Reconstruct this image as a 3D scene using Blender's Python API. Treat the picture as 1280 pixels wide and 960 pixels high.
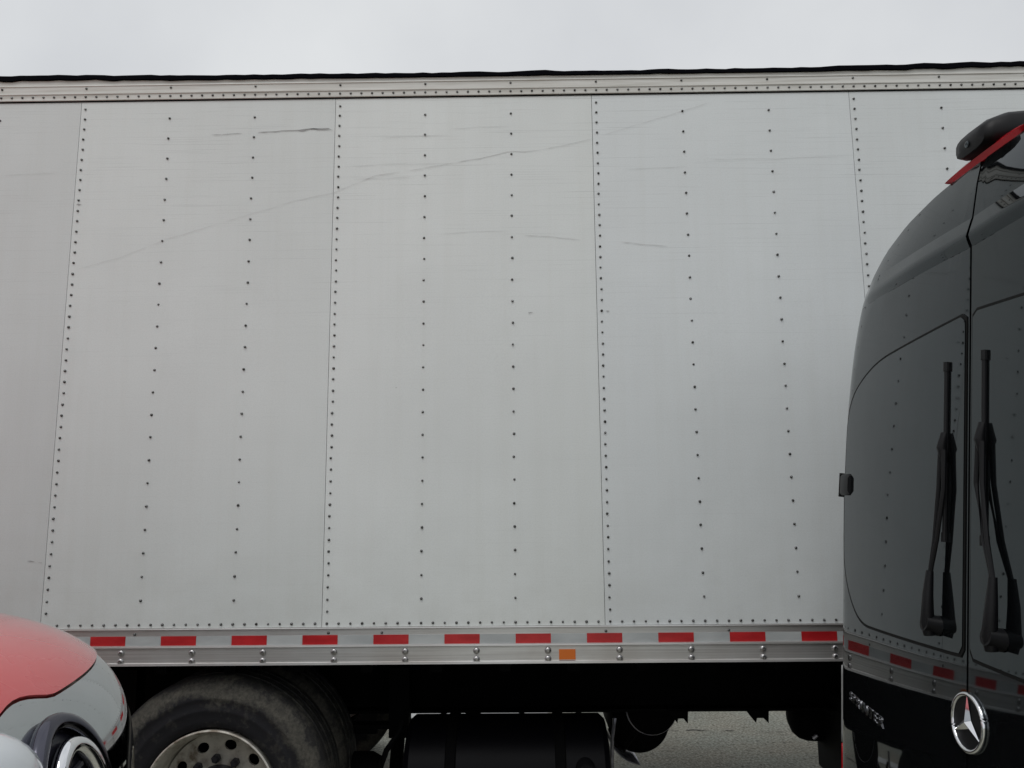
import bpy, bmesh, math, random
from mathutils import Vector, Matrix
from math import radians, sin, cos, pi, sqrt, atan2
random.seed(7)
for o in list(bpy.data.objects): bpy.data.objects.remove(o)
S = bpy.context.scene
C = S.collection

# ------------------------------------------------------------------ camera
CH = 1.75
yaw, pitch, roll = -0.00936649, 0.14906174, -0.00909653
fw = Vector((sin(yaw)*cos(pitch), cos(yaw)*cos(pitch), sin(pitch)))
r0 = Vector((cos(yaw), -sin(yaw), 0)); u0 = r0.cross(fw)
rr = r0*cos(roll) + u0*sin(roll); uu = u0*cos(roll) - r0*sin(roll)
cam_d = bpy.data.cameras.new('camera'); cam = bpy.data.objects.new('camera', cam_d); C.objects.link(cam)
m = Matrix((rr, uu, -fw)).transposed().to_4x4(); m.translation = Vector((0, 0, CH)); cam.matrix_world = m
cam_d.sensor_fit = 'HORIZONTAL'; cam_d.sensor_width = 36; cam_d.lens = 961/1280*36
cam_d.clip_start = .02; cam_d.clip_end = 3000
S.camera = cam

# ------------------------------------------------------------------ overcast sky and a soft veiled sun
SUN_EL, SUN_AZ = radians(58), radians(200)          # azimuth from +Y, clockwise: behind the camera
W = bpy.data.worlds.new('World'); S.world = W; W.use_nodes = True
nt = W.node_tree; nt.nodes.clear()
N = nt.nodes.new; L = nt.links.new
out = N('ShaderNodeOutputWorld'); bg = N('ShaderNodeBackground'); bg.inputs['Strength'].default_value = .1
sky = N('ShaderNodeTexSky'); sky.sky_type = 'NISHITA'; sky.sun_disc = False
sky.sun_elevation = SUN_EL; sky.sun_rotation = SUN_AZ
hs = N('ShaderNodeHueSaturation'); hs.inputs['Saturation'].default_value = .25
L(sky.outputs[0], hs.inputs['Color'])
tc = N('ShaderNodeTexCoord'); nz = N('ShaderNodeTexNoise'); nz.inputs['Scale'].default_value = 2.2
nz.inputs['Detail'].default_value = 5; nz.inputs['Roughness'].default_value = .5
L(tc.outputs['Generated'], nz.inputs['Vector'])
cr = N('ShaderNodeValToRGB'); cr.color_ramp.elements[0].position = .3; cr.color_ramp.elements[1].position = .72
cr.color_ramp.elements[0].color = (6.05, 6.25, 6.6, 1); cr.color_ramp.elements[1].color = (7.95, 8.15, 8.3, 1)
L(nz.outputs['Fac'], cr.inputs['Fac'])
mx = N('ShaderNodeMix'); mx.data_type = 'RGBA'; mx.inputs['Factor'].default_value = .9
L(hs.outputs['Color'], mx.inputs['A']); L(cr.outputs['Color'], mx.inputs['B'])
L(mx.outputs['Result'], bg.inputs['Color']); L(bg.outputs[0], out.inputs[0])
sd = bpy.data.lights.new('sun', 'SUN'); sd.energy = .9; sd.angle = radians(30); sd.color = (1, .985, .96)
so = bpy.data.objects.new('sun', sd); C.objects.link(so)
sv = Vector((sin(SUN_AZ)*cos(SUN_EL), cos(SUN_AZ)*cos(SUN_EL), sin(SUN_EL)))
so.rotation_euler = sv.to_track_quat('Z', 'Y').to_euler(); so.location = (0, -5, 12)
S.view_settings.view_transform = 'Standard'; S.view_settings.look = 'None'
S.view_settings.exposure = 0; S.view_settings.gamma = 1; S.view_settings.use_curve_mapping = False
S.render.engine = 'CYCLES'

# ------------------------------------------------------------------ materials
def mat(name, col, rough=.5, metal=0., coat=0., spec=.5, ior=1.5):
    M = bpy.data.materials.new(name); M.use_nodes = True
    b = M.node_tree.nodes['Principled BSDF']
    b.inputs['Base Color'].default_value = (*col, 1); b.inputs['Roughness'].default_value = rough
    b.inputs['Metallic'].default_value = metal; b.inputs['Coat Weight'].default_value = coat
    b.inputs['Coat Roughness'].default_value = .02; b.inputs['IOR'].default_value = ior
    b.inputs['Specular IOR Level'].default_value = spec
    return M
def nodes(M): return M.node_tree.nodes.new, M.node_tree.links.new, M.node_tree.nodes['Principled BSDF']
def coords(M, scale, rot=(0, 0, 0)):
    n, l, b = nodes(M)
    t = n('ShaderNodeTexCoord'); g = n('ShaderNodeNewGeometry'); mp = n('ShaderNodeMapping')
    mp.inputs['Scale'].default_value = scale; mp.inputs['Rotation'].default_value = rot
    l(g.outputs['Position'], mp.inputs['Vector']); return mp.outputs['Vector']
def noise(M, scale, vec=(1, 1, 1), detail=4, rough=.55, rot=(0, 0, 0)):
    n, l, b = nodes(M)
    z = n('ShaderNodeTexNoise'); z.inputs['Scale'].default_value = scale; z.inputs['Detail'].default_value = detail
    z.inputs['Roughness'].default_value = rough
    l(coords(M, vec, rot), z.inputs['Vector']); return z.outputs['Fac']
def ramp(M, fac, stops):
    n, l, b = nodes(M); c = n('ShaderNodeValToRGB'); e = c.color_ramp.elements
    while len(e) < len(stops): e.new(.5)
    for i, (p, v) in enumerate(stops):
        e[i].position = p; e[i].color = (*v, 1) if not isinstance(v, (int, float)) else (v, v, v, 1)
    l(fac, c.inputs['Fac']); return c.outputs['Color']
def mul(M, a, b2, fac=1.):
    n, l, b = nodes(M); x = n('ShaderNodeMix'); x.data_type = 'RGBA'; x.blend_type = 'MULTIPLY'
    x.inputs['Factor'].default_value = fac
    l(a, x.inputs['A']); l(b2, x.inputs['B']); return x.outputs['Result']
def mixc(M, fac, a, b2):
    n, l, b = nodes(M); x = n('ShaderNodeMix'); x.data_type = 'RGBA'
    l(fac, x.inputs['Factor'])
    for v, k in ((a, 'A'), (b2, 'B')):
        if isinstance(v, tuple): x.inputs[k].default_value = (*v, 1)
        else: l(v, x.inputs[k])
    return x.outputs['Result']
def base(M, c): n, l, b = nodes(M); l(c, b.inputs['Base Color'])
def rgh(M, c): n, l, b = nodes(M); l(c, b.inputs['Roughness'])
def bump(M, h, strength=.2, dist=.01):
    n, l, b = nodes(M); x = n('ShaderNodeBump'); x.inputs['Strength'].default_value = strength; x.inputs['Distance'].default_value = dist
    l(h, x.inputs['Height']); l(x.outputs[0], b.inputs['Normal'])

# painted aluminium side sheets: off-white, chalky, with fine lengthwise scuffs and faint grime
pan = mat('panel_paint', (.7, .71, .7), .42)
n, l, b = nodes(pan)
oi = n('ShaderNodeObjectInfo')
tone = oi.outputs['Color']
cloud = ramp(pan, noise(pan, 1.1, (1, 1, .8), 3), [(.3, .93), (.7, 1.)])
streak = ramp(pan, noise(pan, 5, (.35, 1, 34), 5, .6, (0, radians(1.2), 0)), [(.28, .72), (.43, 1.), (1, 1.)])
high = n('ShaderNodeSeparateXYZ'); g = n('ShaderNodeNewGeometry'); l(g.outputs['Position'], high.inputs[0])
mr = n('ShaderNodeMapRange'); mr.inputs['From Min'].default_value = 2.2; mr.inputs['From Max'].default_value = 3.5
mr.inputs['To Min'].default_value = .12; mr.inputs['To Max'].default_value = .75; l(high.outputs['Z'], mr.inputs['Value'])
stk = n('ShaderNodeMix'); stk.data_type = 'RGBA'; stk.blend_type = 'MULTIPLY'
l(mr.outputs[0], stk.inputs['Factor']); l(mul(pan, tone, cloud), stk.inputs['A']); l(streak, stk.inputs['B'])
rain = ramp(pan, noise(pan, 4, (6, 1, .25), 4, .6), [(.3, (.98, .978, .972)), (.55, (1, 1, 1))])
film = n('ShaderNodeMapRange'); film.inputs['From Min'].default_value = 1.2; film.inputs['From Max'].default_value = 1.75
film.inputs['To Min'].default_value = .5; film.inputs['To Max'].default_value = 0.; l(high.outputs['Z'], film.inputs['Value'])
filmc = ramp(pan, noise(pan, 3.5, (1, 1, 1.6), 5, .65), [(.35, (.86, .85, .83)), (.65, (1, 1, 1))])
fine = ramp(pan, noise(pan, 160, (1, 1, 1), 2), [(.3, .95), (.6, 1.)])
fm = n('ShaderNodeMix'); fm.data_type = 'RGBA'; fm.blend_type = 'MULTIPLY'; l(film.outputs[0], fm.inputs['Factor'])
l(mul(pan, stk.outputs['Result'], rain), fm.inputs['A']); l(filmc, fm.inputs['B'])
base(pan, mul(pan, fm.outputs['Result'], fine))
rgh(pan, ramp(pan, noise(pan, 3, (1, 1, 6), 4), [(.3, .34), (.7, .52)]))
bump(pan, noise(pan, 2.2, (1.3, 1, .7), 2), .3, .03)

alu = mat('rail_aluminium', (.7, .7, .69), .42, .75)
base(alu, mul(alu, ramp(alu, noise(alu, 4, (.5, 1, 60), 4), [(.3, (.55, .54, .53)), (.7, (.74, .74, .73))]),
     ramp(alu, noise(alu, 2.2, (1, 1, 1), 4), [(.35, (.84, .81, .79)), (.6, (1, 1, 1))])))
topalu = mat('top_rail_paint', (.66, .655, .62), .45)
base(topalu, mul(topalu, ramp(topalu, noise(topalu, 2, (.6, 1, 30), 4), [(.3, (.55, .545, .51)), (.65, (.66, .655, .625))]),
     ramp(topalu, noise(topalu, 7, (.4, 1, 8), 5), [(.3, (.8, .78, .75)), (.55, (1, 1, 1))])))
rivm = mat('rivet_steel', (.24, .24, .24), .3, 1.)
base(rivm, ramp(rivm, noise(rivm, 17, (1, 1, 1), 2), [(.35, (.06, .058, .055)), (.65, (.2, .2, .2))]))
boltm = mat('bolt_steel', (.42, .41, .41), .3, 1.)
black = mat('chassis_black', (.002, .002, .0024), .8, 0, 0, .1)
dirtblack = mat('grimy_black', (.005, .005, .006), .7, 0, 0, .15)
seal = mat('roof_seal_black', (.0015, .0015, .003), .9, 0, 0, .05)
gapm = mat('gap_dark', (.01, .01, .01), .9, 0, 0, .1)
tape_r = mat('tape_red', (.36, .012, .02), .35, 0, .2)
base(tape_r, ramp(tape_r, noise(tape_r, 9, (1, 1, 3), 4), [(.3, (.36, .01, .014)), (.7, (.52, .022, .026))]))
tape_w = mat('tape_silver', (.43, .45, .45), .4)
base(tape_w, ramp(tape_w, noise(tape_w, 6, (1, 1, 3), 4), [(.3, (.36, .38, .385)), (.7, (.47, .49, .49))]))
amber = mat('amber_reflector', (.62, .14, .008), .3, 0, .3)
scr = mat('scratch_mark', (.31, .31, .31), .6)
scr2 = mat('faint_scratch', (.55, .555, .55), .6)
tankm = mat('tank_black', (.0025, .0025, .004), .5, 0, 0, .12)
tyre = mat('tyre_rubber', (.02, .02, .022), .8, 0, 0, .3)
n, l, b = nodes(tyre)
tco = n('ShaderNodeTexCoord'); sp = n('ShaderNodeSeparateXYZ'); l(tco.outputs['Object'], sp.inputs[0])
def mth(M, op, a, b2):
    n, l, b = nodes(M); x = n('ShaderNodeMath'); x.operation = op
    for i, v in enumerate((a, b2)):
        if isinstance(v, (int, float)): x.inputs[i].default_value = v
        else: l(v, x.inputs[i])
    return x.outputs[0]
rad2 = mth(tyre, 'SQRT', mth(tyre, 'ADD', mth(tyre, 'MULTIPLY', sp.outputs[0], sp.outputs[0]), mth(tyre, 'MULTIPLY', sp.outputs[2], sp.outputs[2])), 0)
nrad = mth(tyre, 'ADD', rad2, mth(tyre, 'MULTIPLY', mth(tyre, 'SUBTRACT', noise(tyre, 8, (1, 1, 1), 6, .75), .5), .2))
dustband = ramp(tyre, nrad, [(.405, 0.), (.45, .55), (.482, .42), (.50, .1)])
patch = ramp(tyre, noise(tyre, 14, (1, 1, 1), 5, .65), [(.52, 0.), (.72, .35)])
addp = n('ShaderNodeMix'); addp.data_type = 'RGBA'; addp.blend_type = 'SCREEN'; addp.inputs['Factor'].default_value = 1
l(dustband, addp.inputs['A']); l(patch, addp.inputs['B'])
gr = ramp(tyre, noise(tyre, 60, (1, 1, 1), 4, .7), [(.3, (.07, .066, .055)), (.7, (.19, .18, .145))])
base(tyre, mixc(tyre, addp.outputs['Result'], (.012, .012, .015), gr))
bump(tyre, noise(tyre, 120, (1, 1, 1), 3), .3, .004)
rimm = mat('wheel_steel', (.4, .38, .33), .45, .55)
base(rimm, ramp(rimm, noise(rimm, 12, (1, 1, 1), 5, .65), [(.33, (.2, .165, .13)), (.48, (.5, .48, .43)), (.7, (.66, .64, .58))]))
hubm = mat('hub_black', (.02, .02, .026), .5, .3)
silver = mat('dull_silver', (.45, .45, .5), .35, .8)
base(silver, ramp(silver, noise(silver, 14, (1, 1, 1), 4), [(.3, (.25, .25, .3)), (.7, (.6, .6, .66))]))
vblack = mat('van_black_paint', (.004, .0045, .005), .12, 0, 0., .5, 1.56)
base(vblack, ramp(vblack, noise(vblack, 420, (1, 1, 1), 1), [(.6, (.004, .0045, .005)), (.78, (.02, .021, .022))]))
rgh(vblack, ramp(vblack, noise(vblack, 5, (1, 1, 1), 4), [(.35, .02), (.7, .05)]))
vglass = mat('tinted_glass', (.003, .0035, .004), .03, 0, 0., .5, 1.64)
base(vglass, ramp(vglass, noise(vglass, 500, (1, 1, 1), 1), [(.66, (.003, .0035, .004)), (.8, (.02, .021, .022))]))
for _m in (vblack, vglass): nodes(_m)[2].inputs['Specular Tint'].default_value = (.76, .92, 1, 1)
bump(vglass, noise(vglass, 5, (1, 1, .6), 2), .06, .01)
bump(vblack, noise(vblack, 4, (1, 1, 1), 2), .03, .01)
rgh(vglass, ramp(vglass, noise(vglass, 9, (1, 1, 1), 5, .65), [(.45, .02), (.75, .09)]))
gasket = mat('rubber_gasket', (.004, .004, .004), .7, 0, 0, .2)
vplast = mat('black_plastic', (.004, .004, .005), .45, 0, 0, .25)
lampr = mat('red_lamp', (.42, .004, .012), .2, 0, 0., .3)
lampw = mat('clear_lamp', (.3, .3, .3), .25)
chrome = mat('chrome', (.82, .83, .85), .05, 1.)
rgh(chrome, ramp(chrome, noise(chrome, 30, (1, 1, 1), 3), [(.4, .03), (.75, .1)]))
letm = mat('letter_chrome', (.5, .5, .53), .22, 1.)
chr2 = mat('shell_chrome', (.5, .53, .55), .05, 1.)
n, l, b = nodes(chr2)
rgh(chr2, ramp(chr2, noise(chr2, 14, (1, 1, 1), 4), [(.4, .03), (.75, .12)]))
base(chr2, mul(chr2, ramp(chr2, noise(chr2, 3, (1, 1, 1), 3), [(.3, (.45, .48, .495)), (.7, (.53, .555, .57))]),
     ramp(chr2, noise(chr2, 150, (1, 1, 1), 2, .7), [(.2, .55), (.3, 1.)])))
redp = mat('red_paint', (.5, .07, .085), .16, 0, 1.)
base(redp, ramp(redp, noise(redp, 2, (1, 1, 1), 4), [(.3, (.6, .06, .07)), (.7, (.66, .08, .085))]))
rgh(redp, ramp(redp, noise(redp, 6, (1, 1, 1), 3), [(.3, .22), (.7, .3)]))
dkchr = mat('dark_chrome', (.11, .11, .135), .15, 1.)
sheenm = mat('sky_sheen_white', (.8, .84, .88), .12, 0, .6)  # white base carries the sky reflection of the bulge by the headlamp
ribm = mat('rib_plastic', (.05, .05, .06), .35)
lens = mat('lamp_ribs', (.02, .02, .03), .3, .2)
asph = mat('asphalt', (.12, .118, .105), .9, 0, 0, .3)
agg = ramp(asph, noise(asph, 55, (1, 1, 1), 5, .75), [(.3, (.14, .136, .115)), (.5, (.39, .38, .325)), (.66, (.75, .73, .65))])
big = ramp(asph, noise(asph, .7, (1, 1, 1), 4), [(.3, .75), (.7, 1.1)])
spk = ramp(asph, noise(asph, 22, (1, 1, 1), 3, .6), [(.3, (.45, .44, .42)), (.42, (1, 1, 1))])
warm = ramp(asph, noise(asph, 1.7, (1, 1, 1), 3), [(.35, (1.0, .96, .9)), (.65, (.95, 1., .98))])
base(asph, mul(asph, mul(asph, mul(asph, agg, big), spk), warm))
bump(asph, noise(asph, 90, (1, 1, 1), 4, .7), .6, .01)
linem = mat('line_paint', (.7, .7, .68), .7)
crackm = mat('crack_tar', (.09, .085, .075), .9)

# ------------------------------------------------------------------ helpers
def mesh_obj(name, verts, faces, M, parent=None, smooth=False, sharp=None):
    me = bpy.data.meshes.new(name); me.from_pydata([tuple(v) for v in verts], [], faces); me.update()
    o = bpy.data.objects.new(name, me); C.objects.link(o); me.materials.append(M)
    bm = bmesh.new(); bm.from_mesh(me); bmesh.ops.recalc_face_normals(bm, faces=bm.faces); bm.to_mesh(me); bm.free()
    if smooth:
        for p in me.polygons: p.use_smooth = True
        if sharp: me.set_sharp_from_angle(angle=radians(sharp))
    if parent: o.parent = parent
    return o
class MB:
    def __init__(s): s.v = []; s.f = []
    def add(s, v, f):
        k = len(s.v); s.v += [Vector(p) for p in v]; s.f += [tuple(i+k for i in q) for q in f]; return s
    def box(s, x0, x1, y0, y1, z0, z1):
        v = [(x, y, z) for x in (x0, x1) for y in (y0, y1) for z in (z0, z1)]
        return s.add(v, [(0, 1, 3, 2), (4, 6, 7, 5), (0, 4, 5, 1), (2, 3, 7, 6), (0, 2, 6, 4), (1, 5, 7, 3)])
    def extrude_x(s, prof, x0, x1):           # closed (y, z) profile
        k = len(prof)
        v = [(x0, y, z) for y, z in prof] + [(x1, y, z) for y, z in prof]
        f = [(i, (i+1) % k, k+(i+1) % k, k+i) for i in range(k)] + [tuple(range(k))[::-1], tuple(range(k, 2*k))]
        return s.add(v, f)
    def tube(s, pts, rad, n=10, closed=False):
        pts = [Vector(p) for p in pts]; k = len(pts); rs = rad if isinstance(rad, (list, tuple)) else [rad]*k
        v = []; f = []; up = Vector((.13, .31, .94)).normalized()
        for i, p in enumerate(pts):
            a = pts[(i-1) % k] if (closed or i) else p; c = pts[(i+1) % k] if (closed or i < k-1) else p
            t = (c-a).normalized(); e1 = t.cross(up).normalized(); e2 = t.cross(e1)
            v += [p + (e1*cos(2*pi*j/n) + e2*sin(2*pi*j/n))*rs[i] for j in range(n)]
        for i in range(k if closed else k-1):
            for j in range(n):
                a = i*n+j; b = i*n+(j+1) % n; q = (i+1) % k
                f.append((a, b, q*n+(j+1) % n, q*n+j))
        if not closed: f += [tuple(range(n))[::-1], tuple(range((k-1)*n, k*n))]
        return s.add(v, f)
    def lathe(s, prof, n=64, axis='y', o=(0, 0, 0), closed=False):   # prof: (radius, along)
        v = []; k = len(prof); o = Vector(o)
        for R, a in prof:
            for j in range(n):
                t = 2*pi*j/n; c, q = R*cos(t), R*sin(t)
                v.append(o + Vector({'y': (c, a, q), 'x': (a, c, q), 'z': (c, q, a)}[axis]))
        f = [(i*n+j, i*n+(j+1) % n, ((i+1) % k)*n+(j+1) % n, ((i+1) % k)*n+j) for i in range(k if closed else k-1) for j in range(n)]
        if not closed:
            if prof[0][0] > 1e-6: f.append(tuple(range(n))[::-1])
            if prof[-1][0] > 1e-6: f.append(tuple(range((k-1)*n, k*n)))
        return s.add(v, f)
    def build(s, name, M, parent=None, smooth=False, sharp=35): return mesh_obj(name, s.v, s.f, M, parent, smooth, sharp)
def empty(name, loc, label, cat, group=None):
    o = bpy.data.objects.new(name, None); C.objects.link(o); o.location = loc; o.empty_display_size = .1
    o['label'] = label; o['category'] = cat
    if group: o['group'] = group
    return o
def copy_obj(src, name, loc, parent):
    o = bpy.data.objects.new(name, src.data); C.objects.link(o); o.location = loc
    if parent: o.parent = parent
    return o
def bevel(o, w=.01, seg=2):
    md = o.modifiers.new('bevel', 'BEVEL'); md.width = w; md.segments = seg; md.limit_method = 'ANGLE'; md.angle_limit = radians(40)
    for p in o.data.polygons: p.use_smooth = True
    o.data.set_sharp_from_angle(angle=radians(50))
    return o

# ------------------------------------------------------------------ ground
gm = MB(); gm.add([(-400, -400, 0), (400, -400, 0), (400, 400, 0), (-400, 400, 0)], [(0, 1, 2, 3)])
gnd = gm.build('ground', asph); gnd['kind'] = 'structure'
pl = MB(); pl.add([(-.93, 6.56, .004), (.21, 6.56, .004), (.21, 6.72, .004), (-.93, 6.72, .004)], [(0, 1, 2, 3)])
o = pl.build('painted_line', linem); o['kind'] = 'structure'
ck = MB(); x = -2.; pts = []
while x < 5:
    pts.append((x, 6.17 + .03*sin(x*2.1) + random.uniform(-.02, .02), random.uniform(.001, .011))); x += .06
for (a, b2) in zip(pts, pts[1:]):
    if random.random() < .3: continue
    ck.add([(a[0], a[1]-a[2], .004), (b2[0], b2[1]-b2[2], .004), (b2[0], b2[1]+b2[2], .004), (a[0], a[1]+a[2], .004)], [(0, 1, 2, 3)])
o = ck.build('pavement_crack', crackm); o['kind'] = 'structure'

# ------------------------------------------------------------------ box truck
D = 3.419                                             # plane of the near side wall
X0 = -0.02603; P16 = .4064
XL, XR = X0 - .022 + P16*(-11), X0 - .022 + P16*10     # ends of the cargo box (7 sheets)
truck = empty('box_truck', (0, D, 0), 'box truck with long white riveted aluminium cargo box and black chassis', 'truck')
OFF = Vector((0, -D, 0))
def tb(mb, name, M, parent=None, smooth=False, sharp=35):   # build in world coords under the truck
    pr = parent or truck
    shift = OFF if pr is truck else -world_loc(pr)
    mb.v = [v + shift for v in mb.v]
    return mb.build(name, M, pr, smooth, sharp)
def world_loc(o):
    p = Vector((0, 0, 0))
    while o: p += o.location; o = o.parent
    return p
ZB, ZT = 1.214, 3.66
# cargo box shell behind the sheets
tb(MB().box(XL+.01, XR-.01, D+.012, D+2.59, 1.09, 3.745), 'cargo_box', gapm)
tb(MB().box(XL, XR, D+2.591, D+2.6, 1.06, 3.75), 'far_side_wall', pan)
tb(MB().box(XL+.0, XR+.0, D+.02, D+2.58, 3.746, 3.758), 'roof', pan)
tb(MB().box(XR-.009, XR+.03, D+.004, D+2.588, 1.07, 3.742), 'front_wall', pan)
for i in range(2):
    y0 = D+.02 + i*1.285
    d = tb(MB().box(XL-.035, XL+.009, y0, y0+1.275, 1.1, 3.72), 'rear_door', pan)
    tb(MB().tube([(XL-.05, y0+.64 + (.35 if i == 0 else -.35), z) for z in (1.12, 2.4, 3.7)], .015), 'lock_rod', alu, d, True)
# side sheets, each with its own edges
panels = {}
TONE = {-8: (.635, .662, .655, 1), -5: (.695, .726, .715, 1), -2: (.742, .772, .76, 1), 1: (.725, .758, .762, 1), 4: (.705, .735, .735, 1)}
for k in range(-11, 10, 3):
    xa = X0 - .022 + P16*k; xb = xa + P16*3
    nx, nz_ = 8, 12
    warp = {}
    mb = MB(); v = []; f = []
    ph = random.uniform(0, 6)
    for j in range(nz_+1):
        for i in range(nx+1):
            s, t = i/nx, j/nz_
            wv = .0028*sin(2*pi*s*1.5+ph)*sin(2*pi*t*1.3+ph*.7)*sin(pi*s)*sin(pi*t)
            v.append((xa+.001+(xb-xa-.002)*s, D - wv, ZB+(ZT-ZB)*t))
    for j in range(nz_):
        for i in range(nx):
            a = j*(nx+1)+i; f.append((a, a+1, a+nx+2, a+nx+1))
    q = len(v)
    v += [(xa+.0016, D+.011, ZB), (xb-.0016, D+.011, ZB), (xb-.0016, D+.011, ZT), (xa+.0016, D+.011, ZT)]
    c0, c1, c2, c3 = 0, nx, nz_*(nx+1)+nx, nz_*(nx+1)
    lft = [j*(nx+1) for j in range(nz_+1)]; rgt = [j*(nx+1)+nx for j in range(nz_+1)]
    f += [tuple(list(range(nx+1)) + [q+1, q]), tuple(rgt + [q+2, q+1]), tuple(lft + [q+3, q]), tuple(list(range(c3, c2+1)) + [q+2, q+3])]
    mb.add(v, f)
    panels[k] = tb(mb, 'side_panel', pan, None, True, 30)
    panels[k].color = TONE.get(k, (.66, .67, .66, 1))            # lens vignette and light falloff along the wall put into sheet tones
# top rail profile (y, z) with its two raised ridges, and the crooked black roof seal
tr = [(D+.011, 3.752), (D-.004, 3.752), (D-.005, 3.733), (D-.010, 3.731), (D-.011, 3.727), (D-.007, 3.724), (D-.007, 3.693),
      (D-.012, 3.690), (D-.012, 3.685), (D-.008, 3.682), (D-.008, 3.656), (D-.003, 3.654), (D+.011, 3.654)]
toprail = tb(MB().extrude_x(tr, XL-.02, XR+.02), 'top_rail', topalu)
tb(MB().box(XL, XR, D-.0042, D+.002, 3.6485, 3.6535), 'rail_gap_shade', seal)  # black strip standing in for the shaded gap below the top rail
mb = MB(); v = []; f = []; x = XL-.02; i = 0; random.seed(3); w = 0
while x < XR+.02:
    w = w*.75 + random.uniform(-.0035, .0035)
    zt = 3.770 + .0036*x*x*(.8 if x < 0 else .9) - .002 + w; zt = min(zt, 3.80) if abs(x) < 3.2 else 3.795
    th = .020 + random.uniform(-.003, .004)
    zb = 3.7525 if abs(x) > 3.2 else max(3.7525, zt - th)
    v += [(x, D-.016, zb-.003), (x, D-.013, zt), (x, D+.05, zt-.002), (x, D+.05, zb-.003)]
    if i: f += [(4*i-4+j, 4*i-4+(j+1) % 4, 4*i+(j+1) % 4, 4*i+j) for j in range(4)]
    i += 1; x += .045
f += [(0, 1, 2, 3), tuple(4*i-4+j for j in range(4))]
tb(mb.add(v, f), 'roof_seal', seal, None, True, 40)
# strip between rail and seal (rail bulges up with the roof)
mb = MB(); v = []; f = []; xs = [XL + (XR-XL)*j/40 for j in range(41)]
for j, x in enumerate(xs):
    zt = 3.755 + min(.0028*x*x, .03)
    v += [(x, D-.003, 3.7515), (x, D-.003, zt), (x, D+.03, zt), (x, D+.03, 3.7515)]
    if j: f += [(4*j-4+c, 4*j-4+(c+1) % 4, 4*j+(c+1) % 4, 4*j+c) for c in range(4)]
f += [(0, 1, 2, 3), tuple(4*40+c for c in range(4))]
tb(mb.add(v, f), 'roof_edge_strip', topalu)
# bottom rail: thin lip, tape band, raised lip, bolted channel, bottom lip
br = [(D+.011, 1.213), (D-.010, 1.213), (D-.011, 1.209), (D-.004, 1.206), (D-.004, 1.143), (D-.013, 1.141), (D-.014, 1.134), (D-.007, 1.130),
      (D-.007, 1.072), (D-.016, 1.070), (D-.017, 1.061), (D+.06, 1.059), (D+.06, 1.088), (D+.011, 1.088)]
botrail = tb(MB().extrude_x(br, XL-.01, XR+.01), 'bottom_rail', alu)
k = 0
x = -.636 - .3048*12
while x < XR - .2:
    if x > XL + .05:
        tb(MB().box(x, x+.151, D-.0055, D-.0035, 1.1425, 1.1815), 'red_reflective_tape', tape_r, botrail)
        tb(MB().box(x+.152, x+.3038, D-.0052, D-.0035, 1.1428, 1.181), 'silver_reflective_tape', tape_w, botrail)
    x += .3048
tb(MB().box(.158, .228, D-.011, D-.006, 1.075, 1.117), 'amber_reflector', amber, botrail)
# bolts, two per hanger
bp = [(0, .0), (.0145, 0), (.0145, .003), (.012, .007), (.007, .0095), (.0045, .0095), (.004, .0065), (0, .0065)]
proto = None
for i in range(-9, 20):
    for zz in (1.113, 1.0785):
        x = -1.7177 + .3048*i
        if not (XL + .1 < x < XR - .1): continue
        loc = Vector((x, D-.0065, zz)) - world_loc(botrail)
        if proto is None:
            proto = MB().lathe([(r_, -h) for r_, h in bp], 12).build('bolt', boltm, botrail, True); proto.location = loc
        else: copy_obj(proto, 'bolt', loc, botrail)
# rivets
riv = []                                               # (x, z, column key or rail, plane)
for kcol in range(-11, 11):
    xc = X0 + P16*kcol
    seam = (kcol % 3) == 1
    if seam: zs = [CH + 1.862 - .05072*i for i in range(47)]
    else: zs = [CH + 1.8112 - .10145*i for i in range(23)]
    for z in zs: riv.append((xc + random.uniform(-.0012, .0012), z + random.uniform(-.0012, .0012), 'p', kcol, D-.0005))
    riv.append((xc, 3.7145, 't', kcol, D-.0065))
nx_ = int((XR-XL)/.0508)
for i in range(-90, 82):
    xc = X0 + .0508*i
    if XL+.02 < xc < XR-.02:
        riv.append((xc, 3.6715, 't', i, D-.0075)); riv.append((xc, 1.2285, 'p', i//8, D-.0005))
for xx in (-1.665, -.83, -.6, .36, .885, -2.3): riv.append((xx, 1.19, 'b', 0, D-.004))
riv = [q for q in riv if XL+.01 < q[0] < XR-.01]
def inview(x, z):
    p = Vector((x, D, z-CH)); dd = p.dot(fw); px = 640+961*p.dot(rr)/dd; py = 480-961*p.dot(uu)/dd
    return (0 < px < 1100 and 0 < py < 960 and not (px > 1040 and py > 330)), dd
vis = sorted([q for q in riv if inview(q[0], q[1])[0]], key=lambda q: inview(q[0], q[1])[1])
single = set(vis[:296])
rp = [(0, .0), (.0056, 0), (.0055, .0022), (.0048, .0043), (.0029, .0058), (0, .0064)]
proto = None
rest = MB()
for q in riv:
    if q in single:
        par = toprail if q[2] == 't' else botrail if q[2] == 'b' else panels[max(kk for kk in panels if X0-.022+P16*kk <= q[0])]
        loc = Vector((q[0], q[4], q[1])) - world_loc(par)
        if proto is None:
            proto = MB().lathe([(r_, -h) for r_, h in rp], 14).build('rivet', rivm, par, True, 80); proto.location = loc
        else:
            ro = copy_obj(proto, 'rivet', loc, par); k_ = random.uniform(.86, 1.12); ro.scale = (k_, random.uniform(.7, 1.15), k_)
            ro.rotation_euler = (random.uniform(-.12, .12), random.uniform(0, 6), random.uniform(-.12, .12))
    else: rest.lathe([(r_, -h) for r_, h in rp], 8, 'y', (q[0], q[4], q[1]))
o = tb(rest, 'rivets', rivm, None, True, 80); o['kind'] = 'stuff'
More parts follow.
